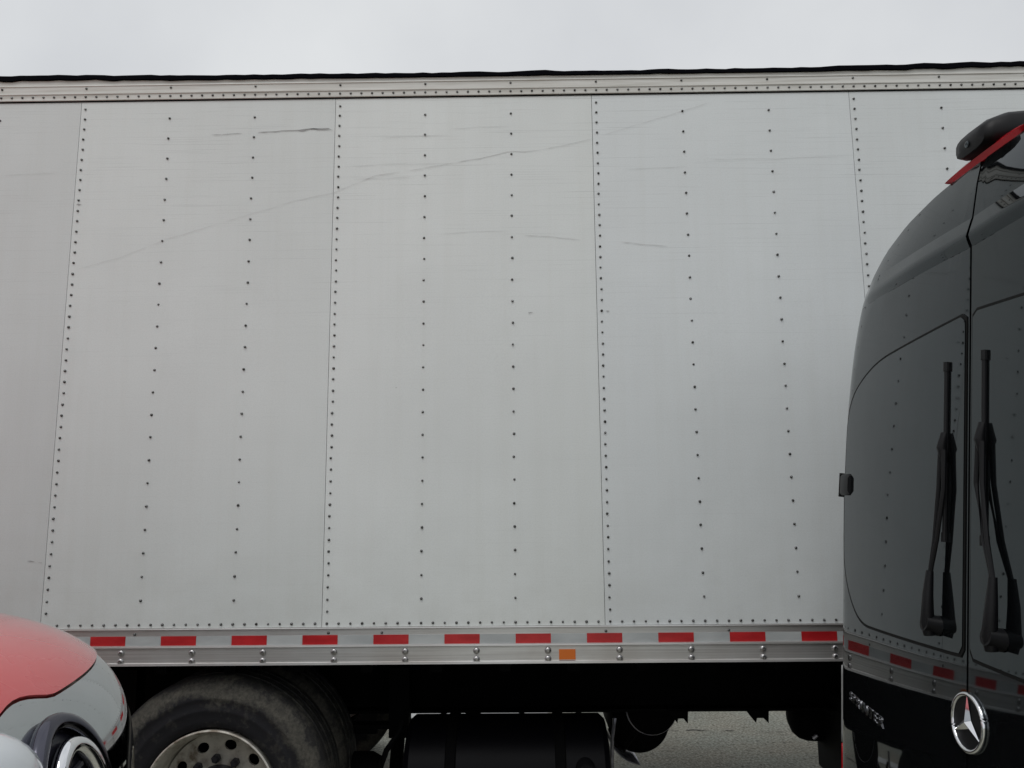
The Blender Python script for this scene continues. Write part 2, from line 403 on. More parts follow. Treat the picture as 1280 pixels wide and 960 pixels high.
# scratches scored into the sheets: thin ribbons hugging the surface
def ribbon(pts, wid, M, name='scratch'):
    v = []; f = []; n_ = len(pts)
    for i, (x, z) in enumerate(pts):
        a = pts[max(0, i-1)]; c = pts[min(n_-1, i+1)]; t = Vector((c[0]-a[0], c[1]-a[1])).normalized(); nn = Vector((-t.y, t.x))
        h = wid*(.35+.65*abs(sin(i*1.7)))*(.25 if i in (0, n_-1) else 1)*.5
        v += [(x+nn.x*h, D-.0031, z+nn.y*h), (x-nn.x*h, D-.0031, z-nn.y*h)]
        if i: f.append((2*i-2, 2*i-1, 2*i+1, 2*i))
    tb(MB().add(v, f), name, M)
def pix(x, y):
    d_ = fw + rr*((x-640)/961) - uu*((y-480)/961); p = d_*(D/d_.y); return (p.x, p.z+CH)
def curve(px, step=14):
    pts = []
    for (a, b2) in zip(px, px[1:]):
        n_ = max(1, int((b2[0]-a[0])/step))
        for i in range(n_): pts.append(pix(a[0]+(b2[0]-a[0])*i/n_, a[1]+(b2[1]-a[1])*i/n_ + random.uniform(-.5, .5)))
    pts.append(pix(*px[-1])); return pts
LONG = curve([(97, 337), (150, 322), (206, 300), (262, 283), (320, 266), (370, 251), (418, 241), (470, 219), (520, 212), (560, 205), (600, 198), (634, 190), (665, 189), (700, 183), (742, 173), (790, 158), (840, 143), (897, 125)], 9)
i = 0
while i < len(LONG)-3:                                  # the long scrape skips here and there
    k = random.randint(5, 13); ribbon(LONG[i:i+k], random.uniform(.0012, .0026) if i > len(LONG)*.3 else .0012, scr2); i += k - 1 + random.choice((0, 0, 0, 1))
ribbon(curve([(322, 166), (345, 164.5), (368, 163.5), (388, 161.5), (410, 161), (416, 163)], 6), .004, scr)
ribbon(curve([(372, 164), (392, 161.5), (411, 162.5)], 6), .0055, scr)
ribbon(curve([(264, 169), (284, 168), (303, 167)], 6), .0025, scr)
ribbon(curve([(655, 294), (690, 296), (725, 300)], 8), .002, scr2)
ribbon(curve([(775, 302), (800, 305), (835, 308)], 8), .0025, scr2)
ribbon(curve([(34, 701), (44, 702)], 4), .004, scr); ribbon(curve([(48, 703), (53, 703.5)], 4), .006, scr)
ribbon(curve([(96, 256), (102, 256)], 2), .006, scr)
ribbon(curve([(494, 484), (496.5, 484.5)], 2), .007, scr)
ribbon(curve([(660, 391), (666, 391)], 2), .004, scr); ribbon(curve([(757, 389), (762, 389)], 2), .005, scr)
for (xa, xb, yy) in ((430, 560, 206), (440, 520, 223), (0, 75, 218), (780, 860, 210), (880, 1060, 197), (470, 560, 171), (545, 640, 291), (560, 640, 160)):
    ribbon(curve([(xa, yy+2), ((xa+xb)/2, yy+random.uniform(-2, 2)), (xb, yy-2)], 18), .0013, scr2)

# --- chassis under the box, all black
for i, yy in enumerate((4.35, 5.2)):
    fr = tb(MB().box(-4.3, 6.4, yy, yy+.08, .616, .999), 'frame_rail', black)
    fl = tb(MB().box(-4.3, 6.4, yy-.07, yy+.001, .634, .648), 'frame_flange', black, fr)
x = XL + .15
while x < XR:
    tb(MB().box(x, x+.05, D+.12, D+2.55, 1.0, 1.089), 'cross_member', black); x += .3048
for i in range(14):
    xx = -4.1 + i*.72
    tb(MB().box(xx, xx+.09, 4.43, 5.2, .7, .95), 'frame_cross_beam', black)
def bracket(x0, x1, yy=4.27):     # sheet bracket with two pointed lugs hanging below the frame rail
    w_ = x1-x0
    prof = [(x0-.02, .64), (x0, .612), (x0+w_*.3, .578), (x0+w_*.36, .602), (x0+w_*.72, .602), (x1, .576), (x1+.004, .64)]
    v = [(a, yy, c) for a, c in prof] + [(a, yy+.012, c) for a, c in prof]; k = len(prof)
    f = [tuple(range(k)), tuple(range(k, 2*k))[::-1]] + [(i, (i+1) % k, k+(i+1) % k, k+i) for i in range(k)]
    tb(MB().add(v, f), 'frame_bracket', black)
bracket(.79, .868); bracket(1.198, 1.292)
for xx in (-.43, -.3, -.02, .28): tb(MB().box(xx, xx+.03 + (.05 if xx == -.3 else 0), 4.25, 4.27, .55, .66), 'tank_bracket', black)
# fuel tank slung below the rail, lengthwise
tk = tb(MB().lathe([(0, -.565), (.16, -.56), (.25, -.545), (.272, -.52), (.272, .37), (.25, .395), (.16, .41), (0, .415)], 48, 'x', (0, 3.92, .445)), 'fuel_tank', tankm, None, True)
for xx in (-.33, .17):
    tb(MB().lathe([(.275, xx-.025), (.279, xx-.02), (.279, xx+.02), (.275, xx+.025)], 48, 'x', (0, 3.92, .445)), 'tank_strap', black, tk, True)
tb(MB().lathe([(.04, 3.60), (.045, 3.63), (.045, 3.7)], 20, 'y', (.28, 0, .55)), 'filler_cap', dirtblack, tk, True)
# exhaust can behind it with a bright clamp ring and a bent heat shield
ex = tb(MB().lathe([(.10, 4.56), (.16, 4.58), (.175, 4.62), (.175, 4.92), (.13, 5.0)], 40, 'y', (.66, 0, .50)), 'exhaust_can', black, None, True)
tb(MB().lathe([(.10, 4.47), (.137, 4.475), (.137, 4.6)], 40, 'y', (.715, 0, .60)), 'inlet_pipe', black, ex, True)
tb(MB().lathe([(.138, 4.485), (.144, 4.488), (.144, 4.505), (.138, 4.508)], 40, 'y', (.715, 0, .60)), 'clamp_ring', silver, ex, True)
hv = []; hf = []
for i in range(9):
    t = radians(196 + i*8.5)
    for yy in (4.48, 4.85):
        R_ = .19 if yy < 4.5 else .195
        hv.append((.66+R_*cos(t), yy, .50+R_*sin(t)))
    if i: hf.append((2*i-2, 2*i-1, 2*i+1, 2*i))
hs_ = tb(MB().add(hv, hf), 'heat_shield', silver, ex, True)
sm = hs_.modifiers.new('thick', 'SOLIDIFY'); sm.thickness = .006
tb(MB().tube([(.46, 4.3, .55), (.49, 4.28, .47), (.53, 4.3, .44), (.6, 4.32, .52)], .012, 8), 'hose', black, ex, True)
tb(MB().tube([(.48, 4.22, .62), (.46, 4.2, .52), (.455, 4.2, .38), (.46, 4.2, .2), (.5, 4.3, .18)], .01, 8), 'drain_pipe', silver, tk, True)
at = tb(MB().lathe([(0, 1.49), (.05, 1.494), (.09, 1.512), (.115, 1.54), (.128, 1.58), (.13, 1.62), (.13, 2.3), (.09, 2.38), (0, 2.4)], 40, 'x', (0, 4.56, .535)), 'air_tank', black, None, True)
tb(MB().tube([(1.58, 4.44, .45), (1.6, 4.43, .47)], .012, 8), 'drain_cock', silver, at, True)
bb = tb(MB().box(1.655, 2.35, 4.2, 4.6, .26, .72), 'battery_box', dirtblack); bevel(bb, .012)
tb(MB().box(1.64, 2.36, 4.185, 4.61, .715, .74), 'lid', black, bb)
# rear axle group
tb(MB().lathe([(.07, 3.8), (.07, 4.5), (.2, 4.62), (.22, 4.72), (.2, 4.82), (.07, 4.94), (.07, 5.62)], 32, 'y', (-1.33, 0, .505)), 'axle', black, None, True)
for yy in (4.12, 5.2):
    sp_ = MB()
    for i in range(4):
        hl = .72 - i*.13
        sp_.extrude_x([(yy, .60-i*.022), (yy+.08, .60-i*.022), (yy+.08, .62-i*.022), (yy, .62-i*.022)], -1.33-hl, -1.33+hl)
    tb(sp_, 'leaf_spring', black)
    for sx in (-.7, .7): tb(MB().box(-1.33+sx-.05, -1.33+sx+.05, yy-.01, yy+.09, .56, .9), 'spring_hanger', black)
tb(MB().lathe([(0, -.1), (.07, -.1), (.09, -.06), (.09, .06), (.07, .1), (0, .1)], 24, 'x', (-.80, 4.0, .44)), 'brake_chamber', black, None, True)
tb(MB().tube([(-.8, 4.0, .44), (-.95, 4.0, .46), (-1.2, 3.98, .5)], .025, 8), 'brake_rod', dirtblack, None, True)
tb(MB().tube([(-.72, 4.02, .40), (-.68, 4.05, .52), (-.62, 4.1, .6), (-.6, 4.15, .7)], .014, 8), 'air_hose', dirtblack, None, True)
tb(MB().tube([(-.66, 4.2, .3), (-.64, 4.2, .62)], .035, 12), 'shock_absorber', black, None, True)

# wheels: tyre > , rim with hand holes, hub, lug nuts
TYP = [(.292, .02), (.30, .006), (.33, .0), (.36, -.004), (.366, -.0075), (.374, -.0075), (.38, -.005), (.41, -.007), (.416, -.0105), (.424, -.0105), (.43, -.007), (.445, -.006), (.462, .004), (.478, .012), (.492, .024), (.5, .045), (.504, .06), (.504, .085), (.494, .087), (.494, .097), (.505, .099),
       (.505, .145), (.495, .147), (.495, .157), (.505, .159), (.505, .205), (.494, .207), (.494, .217), (.504, .219), (.504, .25), (.497, .27), (.475, .285), (.4, .295), (.32, .285), (.292, .27)]
tyre_me = rim_me = None
def disc_with_holes(R1, R0, y, holes, hr, n=48):
    bm = bmesh.new(); edges = []
    def loop(cx, cz, r_, k, sq=1.):
        a0 = atan2(cz, cx)
        vs = []
        for j in range(k):
            t = 2*pi*j/k; lx, lz = r_*cos(t), r_*sq*sin(t)
            vs.append(bm.verts.new((cx+lx*cos(a0)-lz*sin(a0), y, cz+lx*sin(a0)+lz*cos(a0))))
        for j in range(k): edges.append(bm.edges.new((vs[j], vs[(j+1) % k])))
    loop(1e-9, 0, R1, n); loop(1e-9, 0, R0, 32)
    for (cx, cz) in holes: loop(cx, cz, hr, 14, 1.25)
    bmesh.ops.triangle_fill(bm, use_beauty=True, use_dissolve=False, edges=edges)
    ex_ = bmesh.ops.extrude_face_region(bm, geom=bm.faces[:])
    for q in ex_['geom']:
        if isinstance(q, bmesh.types.BMVert): q.co.y += .012
    v = [q.co.copy() for q in bm.verts]; bm.verts.index_update(); f = [[q.index for q in fc.verts] for fc in bm.faces]; bm.free()
    return v, f
def dual_wheel(parent, loc, flip=1, shift=OFF, inner=True, spin=.2, tm=None):
    w_ = bpy.data.objects.new('wheel', None); C.objects.link(w_); w_.parent = parent; w_.location = Vector(loc) + shift
    w_.rotation_euler = (0, spin if flip > 0 else -spin, 0 if flip > 0 else pi); w_.empty_display_size = .1
    MB().lathe(TYP, 96, closed=True).build('tyre', tm or tyre, w_, True, 50)
    if inner:
        t2 = MB().lathe(TYP, 72, closed=True).build('tyre', tm or tyre, w_, True, 50); t2.location = (0, .34, 0)
    MB().lathe([(.288, .004), (.289, -.004), (.283, -.007), (.277, -.003), (.272, .012), (.262, .03), (.255, .06), (.252, .15), (.245, .158), (.25, .17), (.272, .27), (.29, .27), (.27, .14)], 96, closed=True).build('rim', rimm, w_, True, 40)
    hl = [(.197*cos(2*pi*j/10+.3), .197*sin(2*pi*j/10+.3)) for j in range(10)]
    v, f = disc_with_holes(.247, .1, .118, hl, .022)
    MB().add(v, f).build('wheel_disc', rimm, w_)
    MB().lathe([(.06, .28), (.22, .27), (.22, .17), (.1, .16)], 40).build('brake_drum', black, w_, True)
    MB().lathe([(.112, .12), (.112, .06), (.1, .045), (.085, .03), (.07, .028), (.065, .02), (0, .018)], 40).build('hub', hubm, w_, True)
    nut = None
    for j in range(10):
        t = 2*pi*j/10; lc = (.14*cos(t), .118, .14*sin(t))
        if nut is None: nut = MB().lathe([(.019, .0), (.019, -.022), (.012, -.034), (0, -.034)], 6).build('lug_nut', hubm, w_); nut.location = lc
        else: copy_obj(nut, 'lug_nut', lc, w_)
    return w_
dual_wheel(truck, (-1.335, 3.47, .495))
dual_wheel(truck, (-1.33, D*2+2.6-3.462, .505), -1)
dual_wheel(truck, (5.3, 3.5, .505), 1, OFF, False)
dual_wheel(truck, (5.3, D*2+2.6-3.5, .505), -1, OFF, False)
# cab beyond the right edge of the frame
cab = MB().extrude_x([(0, 0)]*3, 0, 0); cab = MB()
cp = [(4.15, .62), (4.15, 2.75), (4.9, 2.8), (5.35, 1.95), (6.35, 1.75), (6.55, 1.5), (6.6, .62)]
v = [(a, D+.2, c) for a, c in cp] + [(a, D+2.4, c) for a, c in cp]; k = len(cp)
cab.add(v, [tuple(range(k)), tuple(range(k, 2*k))[::-1]] + [(i, (i+1) % k, k+(i+1) % k, k+i) for i in range(k)])
cabo = bevel(tb(cab, 'cab', pan), .06, 3)

# ------------------------------------------------------------------ black van parked parallel to the box truck, its rear facing left
VY = 1.92
van = empty('black_van', (1.1, VY, 0), 'glossy black high-roof van seen from behind, two rear doors with wipers', 'van')
VO = Vector((-1.1, -VY, 0))
def vb(mb, name, M, parent=None, smooth=False, sharp=35):
    mb.v = [v_ + VO for v_ in mb.v]
    return mb.build(name, M, parent or van, smooth, sharp)
def vb2(mb, name, M, parent, smooth=True, sharp=35):   # parent is an unmoved part of the van
    return vb(mb, name, M, parent, smooth, sharp)
HW = [(.42, .90), (.55, .94), (.8, .955), (1.2, .958), (1.6, .955), (1.78, .95), (1.95, .94), (2.1, .922), (2.2, .90), (2.3, .868), (2.4, .82), (2.48, .765), (2.54, .70), (2.59, .61), (2.63, .46), (2.655, .28), (2.665, .12), (2.667, 0)]
def xr(s, z):
    bow = .075 + .035*min(1, max(0, (1.75-z)/.94))
    zz = max(z, .6)
    crease = .02*max(0., 1-abs(z-2.40)/.06)*0
    up = .0
    if z > 2.43: up = .12*(z-2.43)
    return 1.11 + .105*(zz-1.787) + bow*s*s + up
OUT_A = []
def rim_round(s, z):
    if not OUT_A: return 0.
    a = atan2(s, z-cz0); d_ = sqrt(s*s + (z-cz0)**2)
    i = int((a+pi)/(2*pi)*720) % 720
    f_ = (a+pi)/(2*pi)*720 - int((a+pi)/(2*pi)*720)
    R_ = OUT_A[i]*(1-f_) + OUT_A[(i+1) % 720]*f_
    t = min(1., max(0., (d_/R_-.9)/.1))
    return .045*(1-sqrt(max(0., 1-t*t)))
def vp(s, z, off=0.):
    e = 1e-3
    p = Vector((xr(s, z)+rim_round(s, z), VY+s, z))
    if off:
        ds = Vector((xr(s+e, z)-xr(s-e, z), 2*e, 0)); dz = Vector((xr(s, z+e)-xr(s, z-e), 0, 2*e))
        nrm = ds.cross(dz).normalized()
        if nrm.x > 0: nrm = -nrm
        p = p + nrm*off
    return p
outl = [(w_, z) for z, w_ in HW[:-1]] + [(0, HW[-1][0])] + [(-w_, z) for z, w_ in HW[:-1]][::-1]
def refine(o_, n_):       # closed polyline resampled evenly
    P_ = [Vector((a, c)) for a, c in o_]; P_.append(P_[0]); seg = [(P_[i+1]-P_[i]).length for i in range(len(P_)-1)]
    T = sum(seg); res = []; i = 0; acc = 0
    for k in range(n_):
        d_ = T*k/n_
        while acc+seg[i] < d_: acc += seg[i]; i += 1
        res.append(P_[i].lerp(P_[i+1], (d_-acc)/seg[i] if seg[i] else 0))
    return [(q.x, q.y) for q in res]
ring = refine(outl, 120)
cz0 = 1.55
def _ray(a):                                          # distance from (0, cz0) to the body outline in direction a
    dx_, dz_ = sin(a), cos(a); best = None
    for i in range(len(outl)):
        (x1, y1), (x2, y2) = outl[i], outl[(i+1) % len(outl)]
        ex_, ez_ = x2-x1, y2-y1; den = dx_*ez_ - dz_*ex_
        if abs(den) < 1e-9: continue
        t_ = (x1*ez_ - (y1-cz0)*ex_)/den; u_ = (x1*dz_ - (y1-cz0)*dx_)/den
        if t_ > 0 and -1e-6 <= u_ <= 1+1e-6 and (best is None or t_ > best): best = t_
    return best or 1.
OUT_A = [_ray(-pi + 2*pi*i/720) for i in range(720)]
# body shell: rear cap with rounded rim, then the sides running forward and a tapered nose
v = []; f = []; n_ = len(ring)
qs = [.02, .2, .4, .6, .75, .85, .9, .93, .955, .975, .99, 1.0]
for q in qs:
    for (s, z) in ring:
        ss, zz = s*q, cz0+(z-cz0)*q
        p = vp(ss, zz)
        p.x += .012
        v.append(p)
sta = [(.15, 1, 1), (.6, 1.0, 1.003), (2.2, 1.035, 1.012), (3.9, 1.035, 1.012), (4.3, 1.02, 1.0), (4.9, .98, .86), (5.3, .96, .66), (5.7, .94, .55), (5.95, .88, .47), (6.05, .7, .38)]
for (dx, kw, kz) in sta:
    for (s, z) in ring:
        zz = .42 + (z-.42)*kz
        v.append(Vector((max(1.19, 1.19) + dx + (xr(s, z)-1.11)*max(0, 1-dx/2.), VY+s*kw, zz)))
rows = len(qs)+len(sta)
for i in range(rows-1):
    for j in range(n_): f.append((i*n_+j, i*n_+(j+1) % n_, (i+1)*n_+(j+1) % n_, (i+1)*n_+j))
f += [tuple(range(n_)), tuple(range((rows-1)*n_, rows*n_))]
vb(MB().add(v, f), 'body', vblack, None, True, 60)
def patch(outline, off, name, M, parent=None, rings=10, thick=.006, npt=96, round_edge=.0):
    o_ = refine(outline, npt); cx = sum(a for a, c in o_)/npt; cz = sum(c for a, c in o_)/npt
    v = [vp(cx, cz, off)]; f = []
    for k in range(1, rings+1):
        q = k/rings
        for (a, c) in o_: v.append(vp(cx+(a-cx)*q, cz+(c-cz)*q, off))
    for (a, c) in o_: v.append(vp(cx+(a-cx)*1.0005, cz+(c-cz)*1.0005, off-thick))
    f += [(0, 1+j, 1+(j+1) % npt) for j in range(npt)]
    for k in range(rings):
        for j in range(npt):
            f.append((1+k*npt+j, 1+k*npt+(j+1) % npt, 1+(k+1)*npt+(j+1) % npt, 1+(k+1)*npt+j))
    return vb(MB().add(v, f), name, M, parent, True, 50)
def rounded(pts, r_, seg=6):
    """polygon (s,z) with per-corner radius"""
    res = []; k = len(pts)
    for i, p in enumerate(pts):
        rad = p[2] if len(p) > 2 else r_
        P0 = Vector(pts[i-1][:2]); P1 = Vector(p[:2]); P2 = Vector(pts[(i+1) % k][:2])
        a = (P0-P1); c = (P2-P1); rad = min(rad, a.length*.48, c.length*.48)
        A = P1+a.normalized()*rad; B = P1+c.normalized()*rad
        for j in range(seg+1):
            t = j/seg; q = A*(1-t)**2 + P1*2*t*(1-t) + B*t*t; res.append((q.x, q.y))
    return res
# rear doors (left door is the far one), outline follows the body with a small inset
def door_outline(sg):
    pts = [(.004, .60), (.004, 2.625)]
    for z, w_ in HW[::-1]:
        if z < .56 or w_ < .2: continue
        pts.append((max(.004, w_-.035), min(z-.028, 2.62)))
    pts.append((.91, .60))
    return [(a*sg, c) for a, c in pts]
for sg, lab in ((1, None), (-1, None)):
    dr = patch(door_outline(sg), .004, 'rear_door', vblack, None, 14, .02, 140)
    win = [(sg*.012, 1.362, .02), (sg*.70, 1.335, .22), (sg*.872, 1.48, .14), (sg*.862, 2.085, .13), (sg*.60, 2.185, .3), (sg*.012, 2.215, .02)]
    patch(rounded(win, .05, 8), .0065, 'window_gasket', gasket, dr, 12, .006, 120)
    cx, cz = .43, 1.79
    win2 = [(.017 + (a/sg-.012)*.977, (c-cz)*.98+cz, q) for a, c, q in win]
    patch(rounded([(a*sg, c, q) for a, c, q in win2], .05, 8), .0085, 'window_glass', vglass, dr, 12, .006, 120)
    # crease above the window: a slim raised moulding that follows the roof line
    cr_ = []
    tap = lambda s_: max(0., min(1., (.75-s_)/.45))
    for j in range(18):
        s = .006 + .745*j/17
        cr_.append((s, 2.412 + .03*s))
    v = []; f = []
    for j, (s, z) in enumerate(cr_):
        for (dz, of) in ((-.03, .0042), (-.010, .012), (0, .0145), (.014, .011), (.05, .0042)): v.append(vp(sg*s, z+dz, .0035+(of-.0035)*tap(s)))
        if j: f += [(5*j-5+i, 5*j-4+i, 5*j+1+i, 5*j+i) for i in range(4)]
    vb(MB().add(v, f), 'door_moulding', vblack, dr, True, 80)
    # wiper: arm from its pivot, forked holder, blade standing off the glass
    if sg > 0: sb, sp_, zp, z0, z1 = .095, .126, 1.425, 1.643, 2.085
    else: sb, sp_, zp, z0, z1 = -.072, -.135, 1.435, 1.643, 2.085
    wp = vb(MB().tube([vp(sp_, zp-.005, .008), vp(sp_, zp, .045)], [.026, .02], 20), 'wiper', vplast, dr, True)
    sm_ = (sb+sp_)/2
    arm = [vp(sp_, zp-.03, .03), vp(sp_, zp, .036), vp(sp_+.004*sg, zp+.07, .034), vp(sp_+.003*sg, zp+.13, .03)]
    vb(MB().tube(arm, [.014, .017, .013, .009], 12), 'wiper_arm', vplast, wp, True)
    for q in (-1, 1):
        vb(MB().tube([vp(sp_+.003*sg, zp+.12, .03), vp(sm_+q*.006, zp+.21, .026), vp(sb+q*.012, zp+.34, .022), vp(sb+q*.008, zp+.44, .02)], [.006, .0055, .006, .007], 8), 'wiper_link', vplast, wp, True)
    vb(MB().tube([vp(sb, zp+.41, .014), vp(sb, zp+.445, .022), vp(sb, zp+.485, .016)], [.009, .0125, .008], 14), 'blade_holder', vplast, wp, True)
    vb(MB().tube([vp(sb, z0 + (z1-z0)*j/8, .011) for j in range(9)], .0062, 10), 'wiper_blade', vplast, wp, True)
    for zz in (z0, z1): vb(MB().tube([vp(sb, zz-.012, .011), vp(sb, zz+.012, .011)], .0085, 10), 'blade_end', vplast, wp, True)
# door hinges on the body corner
for sg in (1, -1):
    for z in (1.79, .98) if sg < 0 else (1.79,):
        p = vp(.93*sg, z)
        v = []; f = []
        ss_ = (.785, .80, .84, .88, .915, .935)
        for i, s_ in enumerate(ss_):
            hh = .03 if i in (0, 5) else .037
            for (dz, of) in ((-hh, -.004), (-hh, .013), (-hh+.008, .019), (hh-.008, .019), (hh, .013), (hh, -.004)): v.append(vp(s_*sg, z+dz, of))
            if i: f += [(6*i-6+j, 6*i-6+(j+1) % 6, 6*i+(j+1) % 6, 6*i+j) for j in range(6)]
        f += [tuple(range(6)), tuple(range(30, 36))]
        h_ = vb(MB().add(v, f), 'door_hinge', vplast, None, True, 40)
        vb(MB().tube([vp(.905*sg, z-.042, .012), vp(.905*sg, z+.042, .012)], .01, 10), 'hinge_pin', gasket, h_, True)
# lettering and star badge on the left door
cu = bpy.data.curves.new('lettering', 'FONT'); cu.body = 'SPRINTER'; cu.size = .042; cu.extrude = .0012; cu.space_character = 1.12
to = bpy.data.objects.new('lettering_source', cu); C.objects.link(to); bpy.context.view_layer.update()
me = bpy.data.meshes.new_from_object(to.evaluated_get(bpy.context.evaluated_depsgraph_get())); bpy.data.objects.remove(to)
xm = max(q.co.x for q in me.vertices); me.materials.clear(); me.materials.append(letm)
for q in me.vertices:
    s = .79 - q.co.x/xm*.33; z = 1.078 + q.co.y
    q.co = vp(s, z, .0056 + q.co.z) + VO
me.update(); me.name = 'lettering'
lt = bpy.data.objects.new('lettering', me); C.objects.link(lt); lt.parent = van
bm = bmesh.new(); bm.from_mesh(me); bmesh.ops.recalc_face_normals(bm, faces=bm.faces); bm.to_mesh(me); bm.free()
SB, ZB_ = -.008, 1.222; RB = .0625
badge = MB().tube([vp(SB+RB*cos(2*pi*j/64), ZB_+RB*sin(2*pi*j/64), .0075) for j in range(64)], .0055, 12, True)
badge = vb(badge, 'star_badge', chrome, None, True)
vb(MB().tube([vp(SB, ZB_, .004), vp(SB, ZB_, .0058)], .059, 48), 'badge_plate', vplast, badge, True)
v = [vp(SB, ZB_, .016)]; f = []
for k in range(3):
    t = pi/2 + 2*pi*k/3; t2 = t+pi/3
    v.append(vp(SB+.061*cos(t), ZB_+.061*sin(t), .010)); v.append(vp(SB+.014*cos(t2), ZB_+.014*sin(t2), .0068))
f = [(0, 1+j, 1+(j+1) % 6) for j in range(6)]
vb(MB().add(v, f), 'star', chrome, badge)
# high brake lamp on the roof edge and the camera pod above it
v = []; f = []
for j in range(21):
    s = -.18 + .36*j/20; e_ = 1 - abs(2*j/20-1)**6
    x_ = xr(s, 2.63) + .016; z_ = 2.634 - .10*s*s
    h_ = .004 + .025*e_
    for (dx, dz) in ((0.02, -.5), (-.012, -.45), (-.02, .1), (-.008, .5), (.06, .75), (.06, -.5)): v.append((x_+dx, VY+s, z_+dz*h_))
    if j: f += [(6*j-6+i, 6*j-6+(i+1) % 6, 6*j+(i+1) % 6, 6*j+i) for i in range(6)]
f += [tuple(range(6)), tuple(range(120, 126))]
vb(MB().add(v, f), 'high_brake_lamp', lampr, None, True, 50)
pod = []
fpod = []
sec = [(-.075, .012, .5), (-.07, .03, .85), (-.045, .042, .97), (0, .048, 1), (.08, .05, 1), (.2, .035, .9), (.3, .012, .6)]
for i, (dx, hh, ww) in enumerate(sec):
    for j in range(16):
        t = 2*pi*j/16
        cs, sn = cos(t), sin(t)
        sy = .075*ww*math.copysign(abs(cs)**.6, cs); sz = hh*math.copysign(abs(sn)**.6, sn)
        pod.append((1.262+dx, VY+.0+sy, 2.687 - .25*max(0, .02-dx)*(dx < .02) + sz*(1 if sn > 0 else .8)))
    if i: fpod += [(16*i-16+j, 16*i-16+(j+1) % 16, 16*i+(j+1) % 16, 16*i+j) for j in range(16)]
fpod += [tuple(range(16)), tuple(range(16*6, 16*7))]
pd = vb(MB().add(pod, fpod), 'camera_pod', vplast, None, True, 60)
vb(MB().lathe([(.009, 1.2), (.009, 1.184), (.006, 1.183), (0, 1.185)], 16, 'x', (0, VY, 2.663)), 'camera_lens', vglass, pd, True)
# tail lamps wrapping the corners, bumper, number recess, wheels
for sg in (1, -1):
    for (z0, z1, M_, nm) in ((.62, .90, lampr, 'tail_lamp'), (.905, 1.16, lampw, 'reversing_lamp')):
        v = []; f = []
        for i in range(9):
            z = z0 + (z1-z0)*i/8
            for j, (s, dx) in enumerate(((.925, -.004), (.94, -.001), (.955, .008), (.966, .03), (.968, .1))):
                p = vp(min(s, .953)*sg, z); v.append((p.x - .004 + dx, VY+s*sg, z))
            if i: f += [(5*i-5+j, 5*i-4+j, 5*i+1+j, 5*i+j) for j in range(4)]
        tl = vb(MB().add(v, f), nm, M_, None, True, 80)
        md = tl.modifiers.new('thick', 'SOLIDIFY'); md.thickness = .006; md.offset = 0
bv = []; bf = []
for i in range(25):
    s = -.98 + 1.96*i/24; x_ = xr(min(.9, abs(s)), .6) - .10 + .09*abs(s/.98)**8
    for (dx, z) in ((.15, .56), (0, .56), (-.02, .53), (-.02, .4), (0, .36), (.15, .36)): bv.append((x_+dx, VY+s, z))
    if i: bf += [(6*i-6+j, 6*i-6+(j+1) % 6, 6*i+(j+1) % 6, 6*i+j) for j in range(6)]
bf += [tuple(range(6)), tuple(range(144, 150))]
vb(MB().add(bv, bf), 'bumper', vplast, None, True, 40)
VT = [(r_*.68, a*.85) for r_, a in TYP]
vty = mat('van_tyre', (.015, .015, .016), .8)
for xx in (2.35, 6.05):
    for sg in (1, -1):
        w_ = bpy.data.objects.new('wheel', None); C.objects.link(w_); w_.parent = van
        w_.location = Vector((xx, VY + sg*1.0, .343)) + VO; w_.rotation_euler = (0, 0, pi if sg > 0 else 0)
        MB().lathe(VT, 64, closed=True).build('tyre', vty, w_, True, 50)
        MB().lathe([(.196, .01), (.19, 0), (.175, .03), (.12, .05), (.06, .03), (0, .03)], 48).build('rim', silver, w_, True)

# ------------------------------------------------------------------ red truck, its nose pointing right, only the far front corner in frame
red = empty('red_truck', (-1.6, 1.0, 0), 'red truck nose with chrome front shell and chrome-ringed headlamp at lower left', 'truck')
RO = Vector((1.6, -1.0, 0))
def rb(mb, name, M, parent=None, smooth=False, sharp=35):
    mb.v = [v_ + RO for v_ in mb.v]; return mb.build(name, M, parent or red, smooth, sharp)
RC = Vector((-2.231, 1.0955, .957)); RA, RBY, RZ = 1.4414, 1.0842, .6; PX, QZ = 3.985, 4.763
def sq(ang, z):
    """point on the nose: plan angle (0 = straight ahead, + = far side) and height"""
    k = (max(0., 1-abs((z-RC.z)/RZ)**QZ))**(1/QZ)
    c, s = cos(ang), sin(ang)
    den = (abs(c/RA)**PX + abs(s/RBY)**PX)**(1/PX)
    return Vector((RC.x + c/den*k, RC.y + s/den*k, z))
def front(y, z, off=0.):
    def fx(y, z):
        k = (max(1e-6, 1-abs((z-RC.z)/RZ)**QZ))**(1/QZ); t = abs((y-RC.y)/(RBY*k))
        return RC.x + RA*k*max(1e-6, 1-t**PX)**(1/PX) if t < 1 else RC.x
    p = Vector((fx(y, z), y, z)); e = 1e-3
    if off:
        nn = Vector((1, -(fx(y+e, z)-fx(y-e, z))/(2*e), -(fx(y, z+e)-fx(y, z-e))/(2*e))).normalized(); p += nn*off
    return p
NA = 260
angs = [-pi*.62 + pi*1.24*i/NA for i in range(NA+1)]
def zbound(a):
    p = sq(a, 1.40); d1 = (p.y-1.40)/.085
    return 1.398 + .014*max(0, 1-d1*d1)**1.5 + (.012*min(1, max(0, (p.y-1.5)/.3)))
